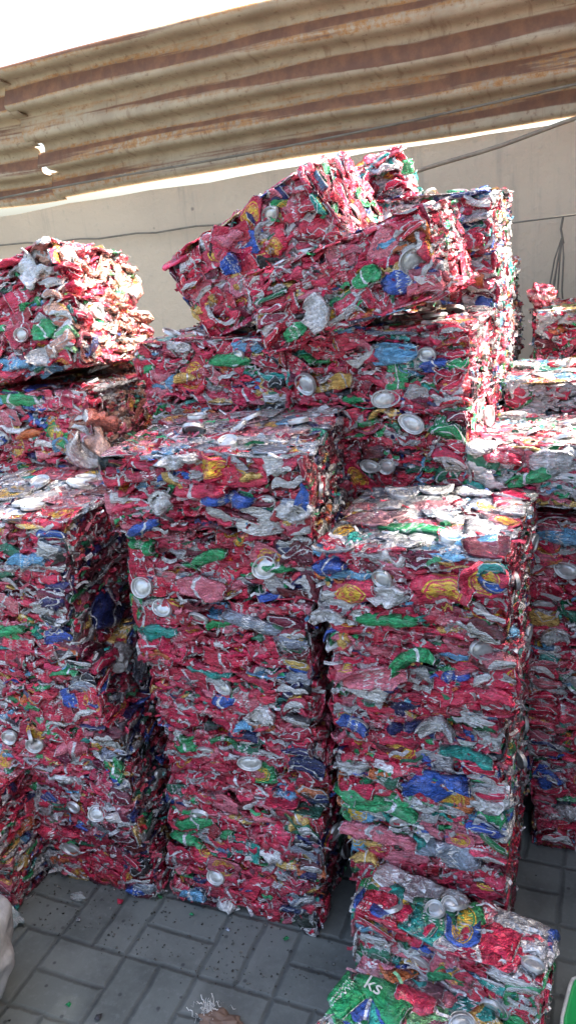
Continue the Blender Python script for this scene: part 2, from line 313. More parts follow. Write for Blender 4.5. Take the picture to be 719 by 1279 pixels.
FRAMES = {  # face: (normal axis, sign, long axis, layer axis)
 'front': (1, -1, 0, 2), 'back': (1, 1, 0, 2), 'right': (0, 1, 1, 2), 'left': (0, -1, 1, 2), 'top': (2, 1, 0, 1), 'bottom': (2, -1, 0, 1)}
STATS = dict(cans=0, parts=0)
FEAT = {
 100: [('front', 0.106, -0.064, 'blue', 0.055, 0.04), ('front', -0.103, 0.063, 'red', 0.122, 0.041)],
 101: [('front', 0.134, -0.005, 'white', 0.06, 0.026), ('front', 0.012, -0.007, 'end', 0.043, 0.047), ('front', -0.02, 0.071, 'white', 0.085, 0.029)],
 102: [('front', -0.135, 0.006, 'end', 0.042, 0.042), ('front', -0.064, -0.005, 'end', 0.049, 0.042), ('front', 0.152, -0.033, 'green', 0.048, 0.063), ('front', 0.043, -0.003, 'pink', 0.075, 0.049)],
 103: [('front', 0.115, 0.048, 'green', 0.064, 0.021)],
 104: [('front', 0.02, -0.025, 'green', 0.072, 0.023), ('front', 0.13, 0.046, 'silver', 0.048, 0.041), ('front', 0.163, 0.02, 'white', 0.038, 0.038)],
 105: [('front', 0.087, -0.008, 'lblue', 0.082, 0.024), ('front', 0.032, -0.032, 'white', 0.048, 0.024)],
 200: [('front', -0.133, -0.054, 'lblue', 0.066, 0.031), ('front', -0.043, -0.064, 'white', 0.053, 0.032)],
 201: [('front', -0.126, -0.008, 'green', 0.093, 0.028), ('front', -0.148, -0.063, 'green', 0.079, 0.028), ('front', 0.144, 0.063, 'yellow', 0.045, 0.042), ('front', 0.067, -0.05, 'white', 0.05, 0.036)],
 202: [('front', -0.142, 0.042, 'green', 0.091, 0.036), ('front', 0.014, 0.015, 'end', 0.056, 0.039)],
 203: [('front', 0.077, -0.006, 'white', 0.054, 0.034), ('front', 0.03, -0.048, 'lblue', 0.038, 0.024), ('front', -0.015, 0.007, 'blue', 0.069, 0.027)],
 204: [('front', -0.128, 0.056, 'end', 0.05, 0.05), ('front', 0.079, 0.034, 'slate', 0.128, 0.035), ('front', -0.149, -0.004, 'teal', 0.089, 0.029)],
 205: [('front', -0.18, -0.055, 'end', 0.047, 0.047), ('front', -0.166, 0.036, 'green', 0.049, 0.04), ('front', -0.014, 0.021, 'green', 0.07, 0.021), ('front', 0.115, -0.0, 'green', 0.109, 0.023), ('front', -0.042, -0.048, 'pink', 0.098, 0.042)],
 206: [('front', -0.137, -0.069, 'blue', 0.072, 0.023), ('front', -0.097, -0.023, 'silver', 0.048, 0.035), ('front', 0.139, 0.064, 'white', 0.056, 0.032), ('front', 0.094, 0.035, 'yellow', 0.048, 0.024), ('front', 0.047, -0.01, 'blue', 0.092, 0.025), ('front', 0.176, -0.032, 'silver', 0.067, 0.039), ('front', 0.021, 0.056, 'red*', 0.091, 0.046), ('front', -0.044, 0.067, 'silver', 0.077, 0.028), ('front', -0.012, 0.006, 'red', 0.109, 0.037)],
 301: [('front', 0.05, 0.053, 'slate', 0.121, 0.052), ('front', -0.015, 0.055, 'teal', 0.056, 0.043), ('front', -0.126, -0.001, 'yellow', 0.051, 0.024), ('front', -0.1, 0.063, 'pink', 0.15, 0.037)],
 302: [('front', 0.032, 0.058, 'blue', 0.126, 0.047), ('front', -0.122, -0.009, 'green', 0.118, 0.029), ('front', 0.138, 0.028, 'white', 0.077, 0.034), ('front', -0.067, -0.016, 'green', 0.116, 0.023)],
 303: [('front', -0.119, 0.003, 'blue', 0.058, 0.026), ('front', -0.036, 0.007, 'navy', 0.047, 0.028), ('front', 0.016, 0.022, 'navy', 0.053, 0.031), ('front', 0.105, -0.022, 'teal', 0.091, 0.03), ('front', 0.052, 0.038, 'silver', 0.061, 0.037)],
 304: [('front', 0.119, 0.056, 'end', 0.062, 0.052), ('front', -0.008, 0.025, 'green', 0.079, 0.036), ('front', 0.056, -0.009, 'blue', 0.069, 0.03), ('front', -0.082, -0.02, 'pink', 0.125, 0.04), ('front', 0.118, -0.042, 'red', 0.104, 0.039), ('front', -0.143, 0.042, 'yellow', 0.031, 0.034)],
 305: [('front', -0.149, 0.035, 'blue', 0.057, 0.03), ('front', -0.041, -0.062, 'green', 0.112, 0.03), ('front', -0.154, -0.064, 'silver', 0.056, 0.028), ('front', 0.064, 0.014, 'red*', 0.1, 0.057), ('front', -0.032, -0.007, 'silver', 0.074, 0.029), ('front', -0.109, -0.014, 'red*', 0.09, 0.054), ('front', 0.134, 0.04, 'red*', 0.077, 0.063), ('top', -0.1, 0.13, 'silver', 0.07, 0.045), ('top', -0.03, 0.14, 'silver', 0.07, 0.045), ('top', 0.05, 0.14, 'silver', 0.07, 0.045), ('top', -0.11, 0.03, 'silver', 0.07, 0.045), ('top', -0.02, -0.09, 'green', 0.12, 0.04), ('top', -0.01, 0.06, 'rose', 0.12, 0.06), ('top', -0.12, -0.06, 'rose', 0.1, 0.06), ('top', 0.1, -0.12, 'lblue', 0.08, 0.04)],
 400: [('front', -0.104, 0.041, 'silver', 0.068, 0.04)],
 401: [('front', -0.153, -0.031, 'blue', 0.056, 0.048)],
 402: [('front', -0.121, 0.04, 'red', 0.113, 0.03)],
 404: [('front', -0.128, -0.055, 'silver', 0.054, 0.04), ('front', -0.158, 0.06, 'red', 0.072, 0.029)],
 405: [('front', -0.105, -0.049, 'end', 0.057, 0.057), ('front', -0.128, 0.023, 'lblue', 0.112, 0.049)],
 501: [('front', 0.08, 0.062, 'end', 0.06, 0.06), ('front', -0.02, -0.038, 'end', 0.048, 0.041), ('front', -0.128, 0.029, 'pink', 0.112, 0.037)],
 502: [('front', 0.023, -0.062, 'end', 0.068, 0.054), ('front', 0.045, 0.037, 'lblue', 0.098, 0.049), ('front', -0.162, -0.028, 'end', 0.056, 0.048), ('front', 0.136, 0.01, 'blue', 0.051, 0.031), ('front', -0.069, -0.02, 'yellow', 0.047, 0.036)],
 601: [('front', 0.056, 0.025, 'green', 0.106, 0.027), ('front', -0.081, 0.064, 'silver', 0.058, 0.027), ('front', -0.07, -0.012, 'yellow', 0.051, 0.023)],
 701: [('front', -0.037, 0.075, 'green', 0.134, 0.038), ('front', -0.011, -0.019, 'orange', 0.085, 0.03), ('front', -0.118, -0.037, 'blue', 0.043, 0.026)],
 801: [('front', 0.109, 0.009, 'green', 0.068, 0.044), ('front', -0.006, -0.046, 'lblue', 0.094, 0.037), ('front', 0.106, -0.051, 'silver', 0.081, 0.044)],
 802: [('front', 0.1, -0.057, 'green', 0.053, 0.028), ('front', 0.118, 0.021, 'white', 0.052, 0.081)],
 901: [('front', -0.054, 0.019, 'blue', 0.04, 0.047), ('front', 0.077, 0.062, 'end', 0.052, 0.052), ('front', -0.162, -0.025, 'yellow', 0.056, 0.03), ('front', -0.153, 0.067, 'silver', 0.041, 0.041), ('front', -0.036, 0.069, 'pink', 0.072, 0.036), ('front', 0.053, -0.001, 'red*', 0.053, 0.046)],
 902: [('front', 0.137, -0.038, 'blue', 0.106, 0.051), ('front', 0.056, -0.003, 'green', 0.056, 0.036), ('front', 0.156, -0.005, 'end', 0.054, 0.045), ('front', -0.063, -0.04, 'silver', 0.048, 0.071), ('front', -0.128, -0.06, 'green', 0.052, 0.028)],
 1003: [('front', 0.177, -0.053, 'blue', 0.057, 0.052), ('front', 0.154, 0.013, 'orange', 0.048, 0.036)],
 1004: [('front', 0.094, 0.01, 'green', 0.068, 0.036), ('front', 0.153, -0.042, 'red', 0.06, 0.036)],
 2802: [('top', -0.13, 0.06, 'green', 0.11, 0.075), ('top', -0.13, -0.03, 'end', 0.055, 0.055), ('top', -0.01, 0.02, 'end', 0.05, 0.05), ('top', 0.06, 0.05, 'blue', 0.07, 0.05), ('top', 0.02, -0.06, 'green', 0.1, 0.06), ('top', -0.07, 0.09, 'red', 0.07, 0.05)],
 2901: [('front', -0.077, -0.003, 'green', 0.084, 0.03), ('front', -0.135, 0.04, 'red', 0.084, 0.03), ('front', -0.03, 0.034, 'silver', 0.082, 0.049)],
}
for k_ in (103, 104): FEAT[k_] = list(FEAT.get(k_, ()))
FEAT[104] += [('right', -.06, -.01, 'navy', .13, .10)]; FEAT[103] += [('right', -.09, .04, 'silver', .05, .06), ('right', .03, -.02, 'blue', .05, .03)]
#FEATDATA
BALES = []
def bale(pos, size, label, yaw=0, roll=0, pitch=0, faces='frt', mixname='std', seed=0, nparts=90, group=None, press=.3, rough=1.0, anchor='base', density=1.0, group_default='bales of crushed cans', sidemix=None, flatp=.10):
    """pos: world position of the base centre (or of the front bottom left corner). size w,d,h."""
    rng = np.random.default_rng(seed*7919+13)
    w, d, h = size; w -= .012; d -= .012
    Rm = (Matrix.Rotation(R(yaw), 4, 'Z') @ Matrix.Rotation(R(-roll), 4, 'Y') @ Matrix.Rotation(R(pitch), 4, 'X'))
    pos = Vector(pos)
    if anchor == 'fbl': pos = pos + Rm @ Vector((w/2, d/2, 0))
    Mw = Matrix.Translation(pos) @ Rm
    e = empty('crushed_can_bale', Mw); tag(e, label, 'bale', group or group_default)
    BALES.append((seed, [list(r_) for r_ in Mw], w, d, h))
    half = np.array([w/2, d/2, h/2]); Mi = np.array(Mw)[:3, :3]; Mt = np.array(Mw)[:3, 3]
    ph = rng.uniform(0, 6, 6)
    # core
    g = 10; V = []; F = []
    inset = .030
    import itertools
    for ax in range(3):
        for sg in (-1, 1):
            a, b2 = [k for k in range(3) if k != ax]; base = len(V)
            for i in range(g+1):
                for j in range(g+1):
                    p = np.zeros(3); p[ax] = sg; p[a] = 2*i/g-1; p[b2] = 2*j/g-1
                    q = p*(half-min(inset, h*.2)); q += .006*np.sin(q*60+ph[0]+p*3)*1.0; V.append(q+[0, 0, h/2])
            for i in range(g):
                for j in range(g):
                    k = base+i*(g+1)+j; f = (k, k+g+1, k+g+2, k+1); F.append(f if sg*(1 if ax != 1 else -1) > 0 else f[::-1])
    link('core', mesh_np('core', np.array(V), [np.array(F)], M_CORE), e)
    cans = []   # (area score, P, UV, tint, seedinfo, disc)
    fmap = {'f': 'front', 'b': 'back', 'r': 'right', 'l': 'left', 't': 'top', 'u': 'bottom'}
    for fc in faces:
        name = fmap[fc]; nax, sg, la, ta = FRAMES[name]
        LA, TA = half[la]*2, half[ta]*2
        flatface = name in ('top', 'bottom')
        rowp = (.044 if flatface else .0128)/density; colp = .052/density
        rows = int(round(TA/rowp))
        dist = np.linalg.norm(Mi@(np.eye(3)[nax]*sg*half[nax])+Mt-CAM)
        tiltph = rng.uniform(0, 6)
        for r_ in range(rows):
            tpos = -TA/2+(r_+.5)*TA/rows
            x = -LA/2+rng.uniform(-.02, .03)
            while x < LA/2+.0:
                L = rng.uniform(.050, .105); W = rng.uniform(.055, .085); T = rng.uniform(.009, .023)
                mode = rng.uniform()
                cpos = np.zeros(3)
                und = .010*math.sin(x*14+tiltph)+.006*math.sin(x*31+tiltph*2)
                if flatface:
                    A = rot(rng.normal()*.07, rng.normal()*.07, rng.normal()*.5); T *= .55; L *= 1.1; W *= 1.1
                    cpos[la] = x; cpos[ta] = tpos+rng.normal()*.012; cpos[nax] = sg*(half[nax]-T*.5+rng.normal()*.003*rough+.001)
                    step = colp*rng.uniform(.8, 1.3)
                elif mode < flatp:   # laid flat against the face
                    A0 = rot(rng.normal()*.15, rng.normal()*.15, rng.normal()*.5)   # in frame: x long, y layer, z normal
                    B = np.zeros((3, 3)); B[la, 0] = 1; B[ta, 1] = 1; B[nax, 2] = sg
                    A = B@A0; W *= .62; T *= .7
                    cpos[la] = x; cpos[ta] = np.clip(tpos+und, -TA/2+W*.45, TA/2-W*.45); cpos[nax] = sg*(half[nax]-T*.35+rng.uniform(0, .006)*rough)
                    step = colp*rng.uniform(.5, .9)
                else:
                    slope = .010*14*math.cos(x*14+tiltph)
                    B = np.zeros((3, 3)); B[la, 0] = 1; B[nax, 1] = -sg; B[ta, 2] = 1
                    A = B@rot(rng.normal()*.30, -slope+rng.normal()*.085, rng.normal()*.30)
                    dep = W*rng.uniform(.34, .52)
                    cpos[la] = x; cpos[ta] = tpos+und+rng.normal()*.003; cpos[nax] = sg*(half[nax]-dep+rng.normal()*.005*rough)
                    step = colp*rng.uniform(.8, 1.3)
                P, UV = can_shape(rng, L, W, T, 1.2 if not flatface else .45)
                P = P@A.T+cpos
                # pressed against the walls of the baling box
                for k in range(3):
                    bul = half[k]+.004*rough*math.sin(7*x+ph[k])+.002
                    s = np.abs(P[:, k])-bul; o = s > 0
                    P[o, k] = np.sign(P[o, k])*(bul+s[o]*press)
                P[:, 2] += h/2
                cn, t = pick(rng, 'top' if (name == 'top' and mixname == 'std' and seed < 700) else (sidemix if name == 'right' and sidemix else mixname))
                pat = rng.uniform()
                if cn in ('silver', 'white', 'black', 'navy', 'maroon'): pat = .7
                elif cn == 'yellow': pat = .5
                info = (rng.uniform(0, 40), pat, rng.uniform(0, 1)**1.5)
                cw = Mi@(cpos+[0, 0, h/2])+Mt-CAM
                z = cw@FW; px = 360+1000*(cw@RT)/z; py = 640-1000*(cw@UP)/z
                inv = (-40 < px < 760 and -40 < py < 1320)
                sc = ((1.0 if inv else 0)+rng.uniform(0, .25))*L*(W if mode < flatp or flatface else T*1.6)*(.5 if name == 'top' and cw[2] > .05 else 1)
                nw = Mi@(np.eye(3)[nax]*sg)
                if nw@cw > 0: sc *= .02
                cans.append((sc, P, UV, t, info)); x += step
    # cans that stand out on the front (or top) face: offset across, height, colour, length, height of the can
    for (fc, a_, b_, cn, L, W) in FEAT.get(seed, ()):
        nax, sg, la, ta = FRAMES[fc]
        if cn == 'end': continue
        B = np.zeros((3, 3)); B[la, 0] = 1; B[ta, 1] = 1; B[nax, 2] = sg
        if np.linalg.det(B) < 0: B[:, 0] *= -1
        T = .022 if fc != 'top' else .011; lg = cn.endswith('*'); cn = cn.rstrip('*')
        P, UV = can_shape(rng, L*1.1, W*1.05, T, 1.5 if fc != 'top' else .6); P[:, 1] *= 1-.45*(2*np.abs(P[:, 0])/(L*1.1))**2.2
        cpos = np.zeros(3); cpos[la] = a_; cpos[ta] = b_; cpos[nax] = sg*(half[nax]+.004)
        P = P@(B@rot(rng.normal()*.10, rng.normal()*.10, rng.normal()*.16)).T+cpos; P[:, 2] += h/2
        cans.append((99, P, UV, np.array(PAL[cn]), (rng.uniform(0, 40), .9 if lg else (.7 if seed == 2802 else rng.choice([.1, .5, .7])), .4)))
    cans.sort(key=lambda c: -c[0])
    npn = min(nparts, len(cans))
    hosts = []
    for sc, P, UV, t, info in cans[:npn]:
        c0 = P.mean(0)
        me = mesh_np('crushed_can', P-c0, [CQ, CT], M_CAN, UV, np.tile(t, (len(P), 1)), np.tile(info, (len(P), 1)))
        hosts.append((c0, link('crushed_can', me, e, Matrix.Translation(c0)))); STATS['parts'] += 1
    rest = cans[npn:]
    Vs, Qs, Ts, Us, Cs, Is = [], [], [], [], [], []; off = 0
    for sc, P, UV, t, info in rest:
        Vs.append(P); Qs.append(CQ+off); Ts.append(CT+off); Us.append(UV); Cs.append(np.tile(t, (len(P), 1))); Is.append(np.tile(info, (len(P), 1))); off += len(P)
    # thin torn strips squeezed between the cans
    for fc in faces:
        name = fmap[fc]; nax, sg, la, ta = FRAMES[name]
        for k in range(int(3600*half[la]*2*half[ta]*2*density*(.35 if name == 'top' else 1))):
            Ls = rng.uniform(.015, .06); Ws = rng.uniform(.003, .009)
            ss = np.linspace(-.5, .5, 7)
            zz = .003*np.sin(ss*rng.uniform(4, 14)+rng.uniform(0, 6)); yy = .004*np.sin(ss*rng.uniform(3, 10)+rng.uniform(0, 6))
            a = np.stack([ss*Ls, yy, zz+Ws/2], -1); b3 = np.stack([ss*Ls, yy+rng.normal()*.003, zz-Ws/2], -1)
            P = np.r_[a, b3]; B = np.zeros((3, 3)); B[la, 0] = 1; B[nax, 1] = -sg; B[ta, 2] = 1
            c = np.zeros(3); c[la] = rng.uniform(-1, 1)*half[la]; c[ta] = rng.uniform(-1, 1)*half[ta]; c[nax] = sg*(half[nax]-rng.uniform(-.004, .010))
            P = P@(B@rot(rng.normal()*.5, rng.normal()*.22, rng.normal()*.3)).T+c+[0, 0, h/2]
            q = np.array([(i, i+1, i+8, i+7) for i in range(6)])
            cn, t = pick(rng, mixname)
            if rng.uniform() < .35: t = np.array([.66, .64, .64])*rng.uniform(.7, 1.15)
            Vs.append(P); Qs.append(q+off); Us.append(np.full((14, 2), .3)); Cs.append(np.tile(t, (14, 1))); Is.append(np.tile((rng.uniform(0, 40), .7, .3), (14, 1))); off += 14
    if Vs:
        Fs = [np.concatenate(Qs)]+([np.concatenate(Ts)] if Ts else [])
        o = link('packed_cans', mesh_np('packed_cans', np.concatenate(Vs), Fs, M_CAN, np.concatenate(Us), np.concatenate(Cs), np.concatenate(Is)), e)
        o['kind'] = 'stuff'
    # round can ends showing on the surface
    if nparts:
        for fc in faces:
            name = fmap[fc]; nax, sg, la, ta = FRAMES[name]
            cnt = rng.poisson(18*half[la]*2*half[ta]*2*(1.2 if name == 'front' else .8)) if name != 'top' else rng.poisson(4.5)
            fl = [q for q in FEAT.get(seed, ()) if q[0] == name and q[3] == 'end']
            if seed in FEAT and name == 'front': cnt = min(cnt, 1)
            for k in range(cnt+len(fl)):
                r = rng.uniform(.019, .028); q = rng.uniform(.55, 1) if name != 'top' else rng.uniform(.8, 1)
                V, F4, F3 = disc_mesh(rng, r, q)
                B = np.zeros((3, 3)); B[la, 0] = 1; B[ta, 1] = 1; B[nax, 2] = sg
                if np.linalg.det(B) < 0: B[:, 0] *= -1
                A = B@rot(rng.normal()*.26, rng.normal()*.26, rng.normal()*.35)
                c = np.zeros(3); c[la] = rng.uniform(-.88, .88)*half[la]; c[ta] = rng.uniform(-.8, .8)*max(half[ta]-r*.6, .01); c[nax] = sg*(half[nax]+.009*rng.uniform(.4, 1.2))
                if k >= cnt:
                    c[la], c[ta] = fl[k-cnt][1:3]; c[nax] = sg*(half[nax]+.010); V = V*(fl[k-cnt][4]/2/r)
                me = mesh_np('can_end', V, [F4, F3], M_END)
                cc = c+[0, 0, h/2]; hc, ho = min(hosts, key=lambda q: float(np.sum((q[0]-cc)**2)))
                link('can_end', me, ho, Matrix.Translation(Vector(cc-hc)) @ Matrix(A.tolist()).to_4x4())
    return e

# ------------------------------------------------------------------ the bales
G1 = 'bales stacked at the left edge'; G2 = 'bales in the stack left of centre'; G3 = 'bales in the stack right of centre'
G4 = 'bales in the stack at the right edge'; G5 = 'bales in the row behind'; G6 = 'tilted bales thrown on top of the pile'; G7 = 'bales by the wall'
ordn = ['bottom', 'second', 'third', 'fourth', 'fifth', 'sixth', 'seventh', 'eighth', 'ninth', 'tenth']
rr = random.Random(5)
def stack(xl, xr, yf, d, zs, labels, seed, group, faces='fr', topface=True, mixes=None, nparts=90, yaws=None, density=1.0, sidemix=None):
    n = len(zs)-1; out = []
    for i in range(n):
        a = xl[i] if hasattr(xl, '__len__') else xl; b = xr[i] if hasattr(xr, '__len__') else xr
        y = yf[i] if hasattr(yf, '__len__') else yf
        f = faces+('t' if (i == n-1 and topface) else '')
        h = zs[i+1]-zs[i]
        out.append(bale(((a+b)/2+rr.uniform(-.006, .006), y+d/2+rr.uniform(-.012, .012), zs[i]+.001), (b-a, d, h-.002), labels[i], yaw=(yaws[i] if yaws else rr.uniform(-2.6, 2.6)), roll=rr.uniform(-.4, .4),
             faces=f, mixname=(mixes[i] if mixes else 'std'), seed=seed*100+i, group=group, nparts=nparts, density=density, sidemix=sidemix))
    return out
# left edge stack
stack([-1.29, -1.36, -1.37, -1.40, -1.42, -1.41], [-.975, -.972, -.985, -1.012, -1.033, -1.037], [1.26, 1.25, 1.25, 1.25, 1.25, 1.25], .39, [0, .165, .335, .50, .665, .83, .985],
      ['bottom bale of the leftmost stack, standing on the grey pavers', 'second bale from the ground in the leftmost stack',
       'third bale from the ground in the leftmost stack, in the middle of its height', 'fourth bale from the ground in the leftmost stack, beside the dark gap',
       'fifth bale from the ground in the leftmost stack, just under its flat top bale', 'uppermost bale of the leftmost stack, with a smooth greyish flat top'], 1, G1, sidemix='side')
# stack left of centre
stack([-.935, -.918, -.918, -.918, -.928, -.937, -.945], [-.562, -.536, -.532, -.530, -.530, -.532, -.532], [1.295, 1.30, 1.305, 1.30, 1.295, 1.30, 1.295], .38,
      [0, .16, .325, .485, .65, .81, .965, 1.125],
      ['bottom bale of the stack left of centre, standing on the grey pavers', 'second bale from the ground in the stack left of centre',
       'third bale from the ground in the stack left of centre', 'fourth bale from the ground in the stack left of centre, half way up',
       'fifth bale from the ground in the stack left of centre', 'sixth bale from the ground in the stack left of centre, below its top bale',
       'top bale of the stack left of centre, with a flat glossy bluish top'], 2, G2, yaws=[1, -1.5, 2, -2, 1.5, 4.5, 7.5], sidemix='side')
# stack right of centre
stack([-.462, -.468, -.485, -.488, -.492, -.492], [-.155, -.152, -.150, -.148, -.146, -.144], [1.30, 1.305, 1.30, 1.295, 1.30, 1.295], .385,
      [0, .16, .32, .48, .64, .80, .955],
      ['bottom bale of the stack right of centre, mostly hidden behind the pale green bale', 'second bale from the ground in the stack right of centre',
       'third bale from the ground in the stack right of centre, with green and blue cans', 'fourth bale from the ground in the stack right of centre',
       'bale with a large round silver can end, under the bale with the sun patch', 'flat bale topping the stack right of centre, with a bright sun patch on top'], 3, G3,
      mixes=['std', 'std', 'green', 'std', 'std', 'std'])
# bale in front on the ground
bale((-.245, 1.205, .075), (.37, .14, .15), 'green and silver layered bale lying in front of the stack right of centre', yaw=-7, faces='ftrl', mixname='green', seed=2801, roll=-3, group='bales lying in front on the pavers')
FRONTBALE = bale((-.25, .985, .0), (.40, .32, .12), 'pale green bale cut by the bottom edge, its top face of flattened cans up', yaw=-13, faces='ftrl', mixname='greenflat', seed=2802, roll=-4, group='bales lying in front on the pavers')
# right edge stack
stack([-.143, -.143, -.163, -.165, -.165, -.165], [.22]*6, [1.72, 1.72, 1.70, 1.70, 1.70, 1.70], .38, [0, .14, .283, .43, .58, .735, .885],
      ['bottom bale of the right edge stack, red, on the pavers beside the dark gap', 'second bale from the ground in the right edge stack, blue can at its corner',
       'third bale from the ground in the right edge stack, overhanging the gap', 'fourth bale from the ground in the right edge stack',
       'fifth bale from the ground in the right edge stack, with a silver round end', 'top bale of the right edge stack, just under the whitish topped bale'], 4, G4, faces='fl')
bale((-.075, 1.865, .905), (.41, .42, .13), 'whitish topped bale at the right edge, resting on the right edge stack', yaw=-1, pitch=-4, faces='ftl', mixname='pale', seed=2901, group=G4)
bale((-.07, 2.32, .93), (.40, .38, .16), 'small pale silver bale behind the whitish topped bale at the right edge', yaw=2, faces='ftl', mixname='pale', seed=2902, group=G7)
bale((-.04, 2.75, 1.0), (.40, .36, .22), 'dark red bale against the wall at the right edge, under the hanging rag', yaw=3, faces='ftl', mixname='std', seed=2903, group=G7)
# second row: behind stacks
stack(-.685, -.275, 1.69, .38, [.76, .94, 1.12, 1.295],
      ['second-row bale level with and behind the sunlit flat bale', 'lower of the two bales standing behind the sunlit flat top, dark red',
       'upper of the two bales behind the sunlit flat top, with round silver ends'], 5, G5, faces='fr', topface=True)
stack(-1.085, -.695, 1.71, .38, [.97, 1.13, 1.285],
      ['second-row bale hidden behind the glossy topped bale of the stack left of centre', 'dark red bale just behind the glossy topped bale, under the big tilted bale'], 6, G5, faces='fr')
stack(-1.59, -1.215, 1.66, .38, [.83, .99, 1.175],
      ['bale behind the leftmost stack, level with its flat grey top', 'bale at the left edge behind the flat greyish top, lowest of three piled there'], 7, G5, faces='fr', sidemix='dusty')
bale((-1.60, 1.64, 1.175), (.40, .38, .165), 'tilted bale at the left edge, middle one of three piled there', yaw=4, roll=11, pitch=-13, faces='frt', mixname='std', seed=801, group=G6, sidemix='dusty', anchor='fbl', rough=1.6, press=.5)
bale((-1.66, 1.68, 1.30), (.42, .38, .14), 'topmost ragged bale at the left edge, with pale sunlit cans against the cream wall', yaw=6, roll=14, pitch=-8, faces='frt', mixname='std', seed=802, group=G6, sidemix='dusty', anchor='fbl', rough=2.2, press=.7)
# thrown on top
bale((-.885, 1.74, 1.285), (.40, .36, .20), 'big steeply tilted bale on top of the pile in the middle', yaw=0, roll=25, pitch=8, faces='frtlu', mixname='std', seed=901, group=G6, flatp=.55, anchor='fbl', rough=1.5, press=.45)
bale((-.70, 1.64, 1.26), (.41, .34, .17), 'tilted bale with a bright blue can on its front, high in the middle', yaw=0, roll=15.5, pitch=1, faces='frtlu', mixname='std', seed=902, group=G6, anchor='fbl', rough=1.2, press=.4)
bale((-.76, 2.12, 1.39), (.32, .30, .18), 'ragged peaked bale highest on the pile, close under the light gap of the wall', yaw=12, roll=22, pitch=6, faces='frtl', mixname='std', seed=903, group=G6, flatp=.4, anchor='fbl', rough=2.5, press=.8)
# tall column
stack([-.70]*5, [-.29, -.285, -.288, -.283, -.29], [2.10]*5, .36, [.80, .955, 1.11, 1.265, 1.42, 1.565],
      ['lowest visible bale of the tall column by the wall', 'second visible bale from below in the tall column by the wall', 'middle bale of the tall column by the wall, with a bright blue can',
       'fourth bale of the tall column by the wall, with an orange can', 'top bale of the tall column by the wall'], 10, G7, faces='fr', mixes=['mix']*5)
stack([-.72]*3, [-.30, -.295, -.305], [2.52]*3, .34, [.92, 1.07, 1.22, 1.37],
      ['lowest visible bale of the short column behind the tall column', 'middle bale of the short column behind the tall column', 'top bale of the short column behind the tall column, red cans at its right'], 11, G7, faces='fr', mixes=['mix']*3)
# hidden lower bales that carry the second row
for xl, xr, yf, zt, sd, nm in ((-.655, -.275, 1.71, .76, 21, 'centre row'), (-1.085, -.695, 1.71, .97, 22, 'row left of centre'), (-1.59, -1.215, 1.66, .83, 23, 'left row'), (-.70, -.31, 2.10, .80, 24, 'tall column'), (-.72, -.30, 2.52, .92, 25, 'short column')):
    n = 5
    for i in range(n):
        bale(((xl+xr)/2, yf+.19, zt*i/n+.001), (xr-xl, .37 if yf < 2.4 else .34, zt/n-.002), ordn[i]+' bale from the ground under the second-row pile in the '+nm, seed=sd*100+i, faces='fr', nparts=0, density=.6, group='bales hidden behind the front stacks')
bale((-.075, 2.32, .0), (.40, .38, .92), 'tall low block of baled cans under the small pale silver bale', faces='f', nparts=0, density=.6, seed=2601, group='bales hidden behind the front stacks')
bale((-.04, 2.75, .0), (.40, .36, .99), 'tall low block of baled cans under the dark red bale by the wall', faces='f', nparts=0, density=.6, seed=2602, group='bales hidden behind the front stacks')
# dark bale at lower left
bale((-1.475, 1.28, 0), (.37, .30, .155), 'dark shaded bale on the ground at the lower left edge, beside the leftmost stack', yaw=2, faces='frt', mixname='mix', seed=2701, group=G1)
bale((-1.465, 1.27, .157), (.36, .30, .17), 'upper of the two shaded bales on the ground at the lower left edge', yaw=-3, faces='frt', mixname='std', seed=2702, group=G1)

# white letters printed on the pale green can of the front bale
def letters(text, parent, M, size):
    cu = bpy.data.curves.new('tmp', 'FONT'); cu.body = text; cu.size = size; cu.extrude = .0004
    to = bpy.data.objects.new('tmp', cu); col.objects.link(to); dg = bpy.context.evaluated_depsgraph_get()
    me = bpy.data.meshes.new_from_object(to.evaluated_get(dg)); bpy.data.objects.remove(to)
    me.materials.clear(); me.materials.append(M_SHRED); o = link('lettering', me, parent, M); return o
letters('ks', FRONTBALE, Matrix.Translation((-.165, .055, .136)), .042)

# ------------------------------------------------------------------ setting
def quad_grid(o, ax, ay, nx, ny):
    V = np.array([np.array(o)+np.array(ax)*i/nx+np.array(ay)*j/ny for j in range(ny+1) for i in range(nx+1)])
    F = np.array([(j*(nx+1)+i, j*(nx+1)+i+1, (j+1)*(nx+1)+i+1, (j+1)*(nx+1)+i) for j in range(ny) for i in range(nx)])
    return V, F
V, F = quad_grid((-60, -60, 0), (120, 0, 0), (0, 120, 0), 40, 40)
g = link('ground', mesh_np('ground', V, [F], M_PAVE)); g['kind'] = 'structure'

# wall: a slab with a sloping, slightly uneven top
SL = .040
def wall_top(x): return 1.803+SL*(x+.16)+.004*math.sin(x*5)+.003*math.sin(x*13+1)
nx = 90; xs = np.linspace(-9, 4, nx+1); Vw = []
for y in (3.30, 3.48):
    for x in xs: Vw += [(x, y, 0), (x, y, wall_top(x))]
Vw = np.array(Vw); n2 = 2*(nx+1); Fw_ = []
for i in range(nx):
    a = 2*i; Fw_ += [(a, a+2, a+3, a+1), (n2+a+2, n2+a, n2+a+1, n2+a+3), (a+1, a+3, n2+a+3, n2+a+1)]
Fw_ += [(0, 1, n2+1, n2), (2*nx, n2+2*nx, n2+2*nx+1, 2*nx+1)]
w = link('boundary_wall', mesh_np('boundary_wall', Vw, [np.array(Fw_)], M_WALL, smooth=False)); tag(w, 'cream rendered boundary wall with stains, behind all the bale stacks', 'wall')

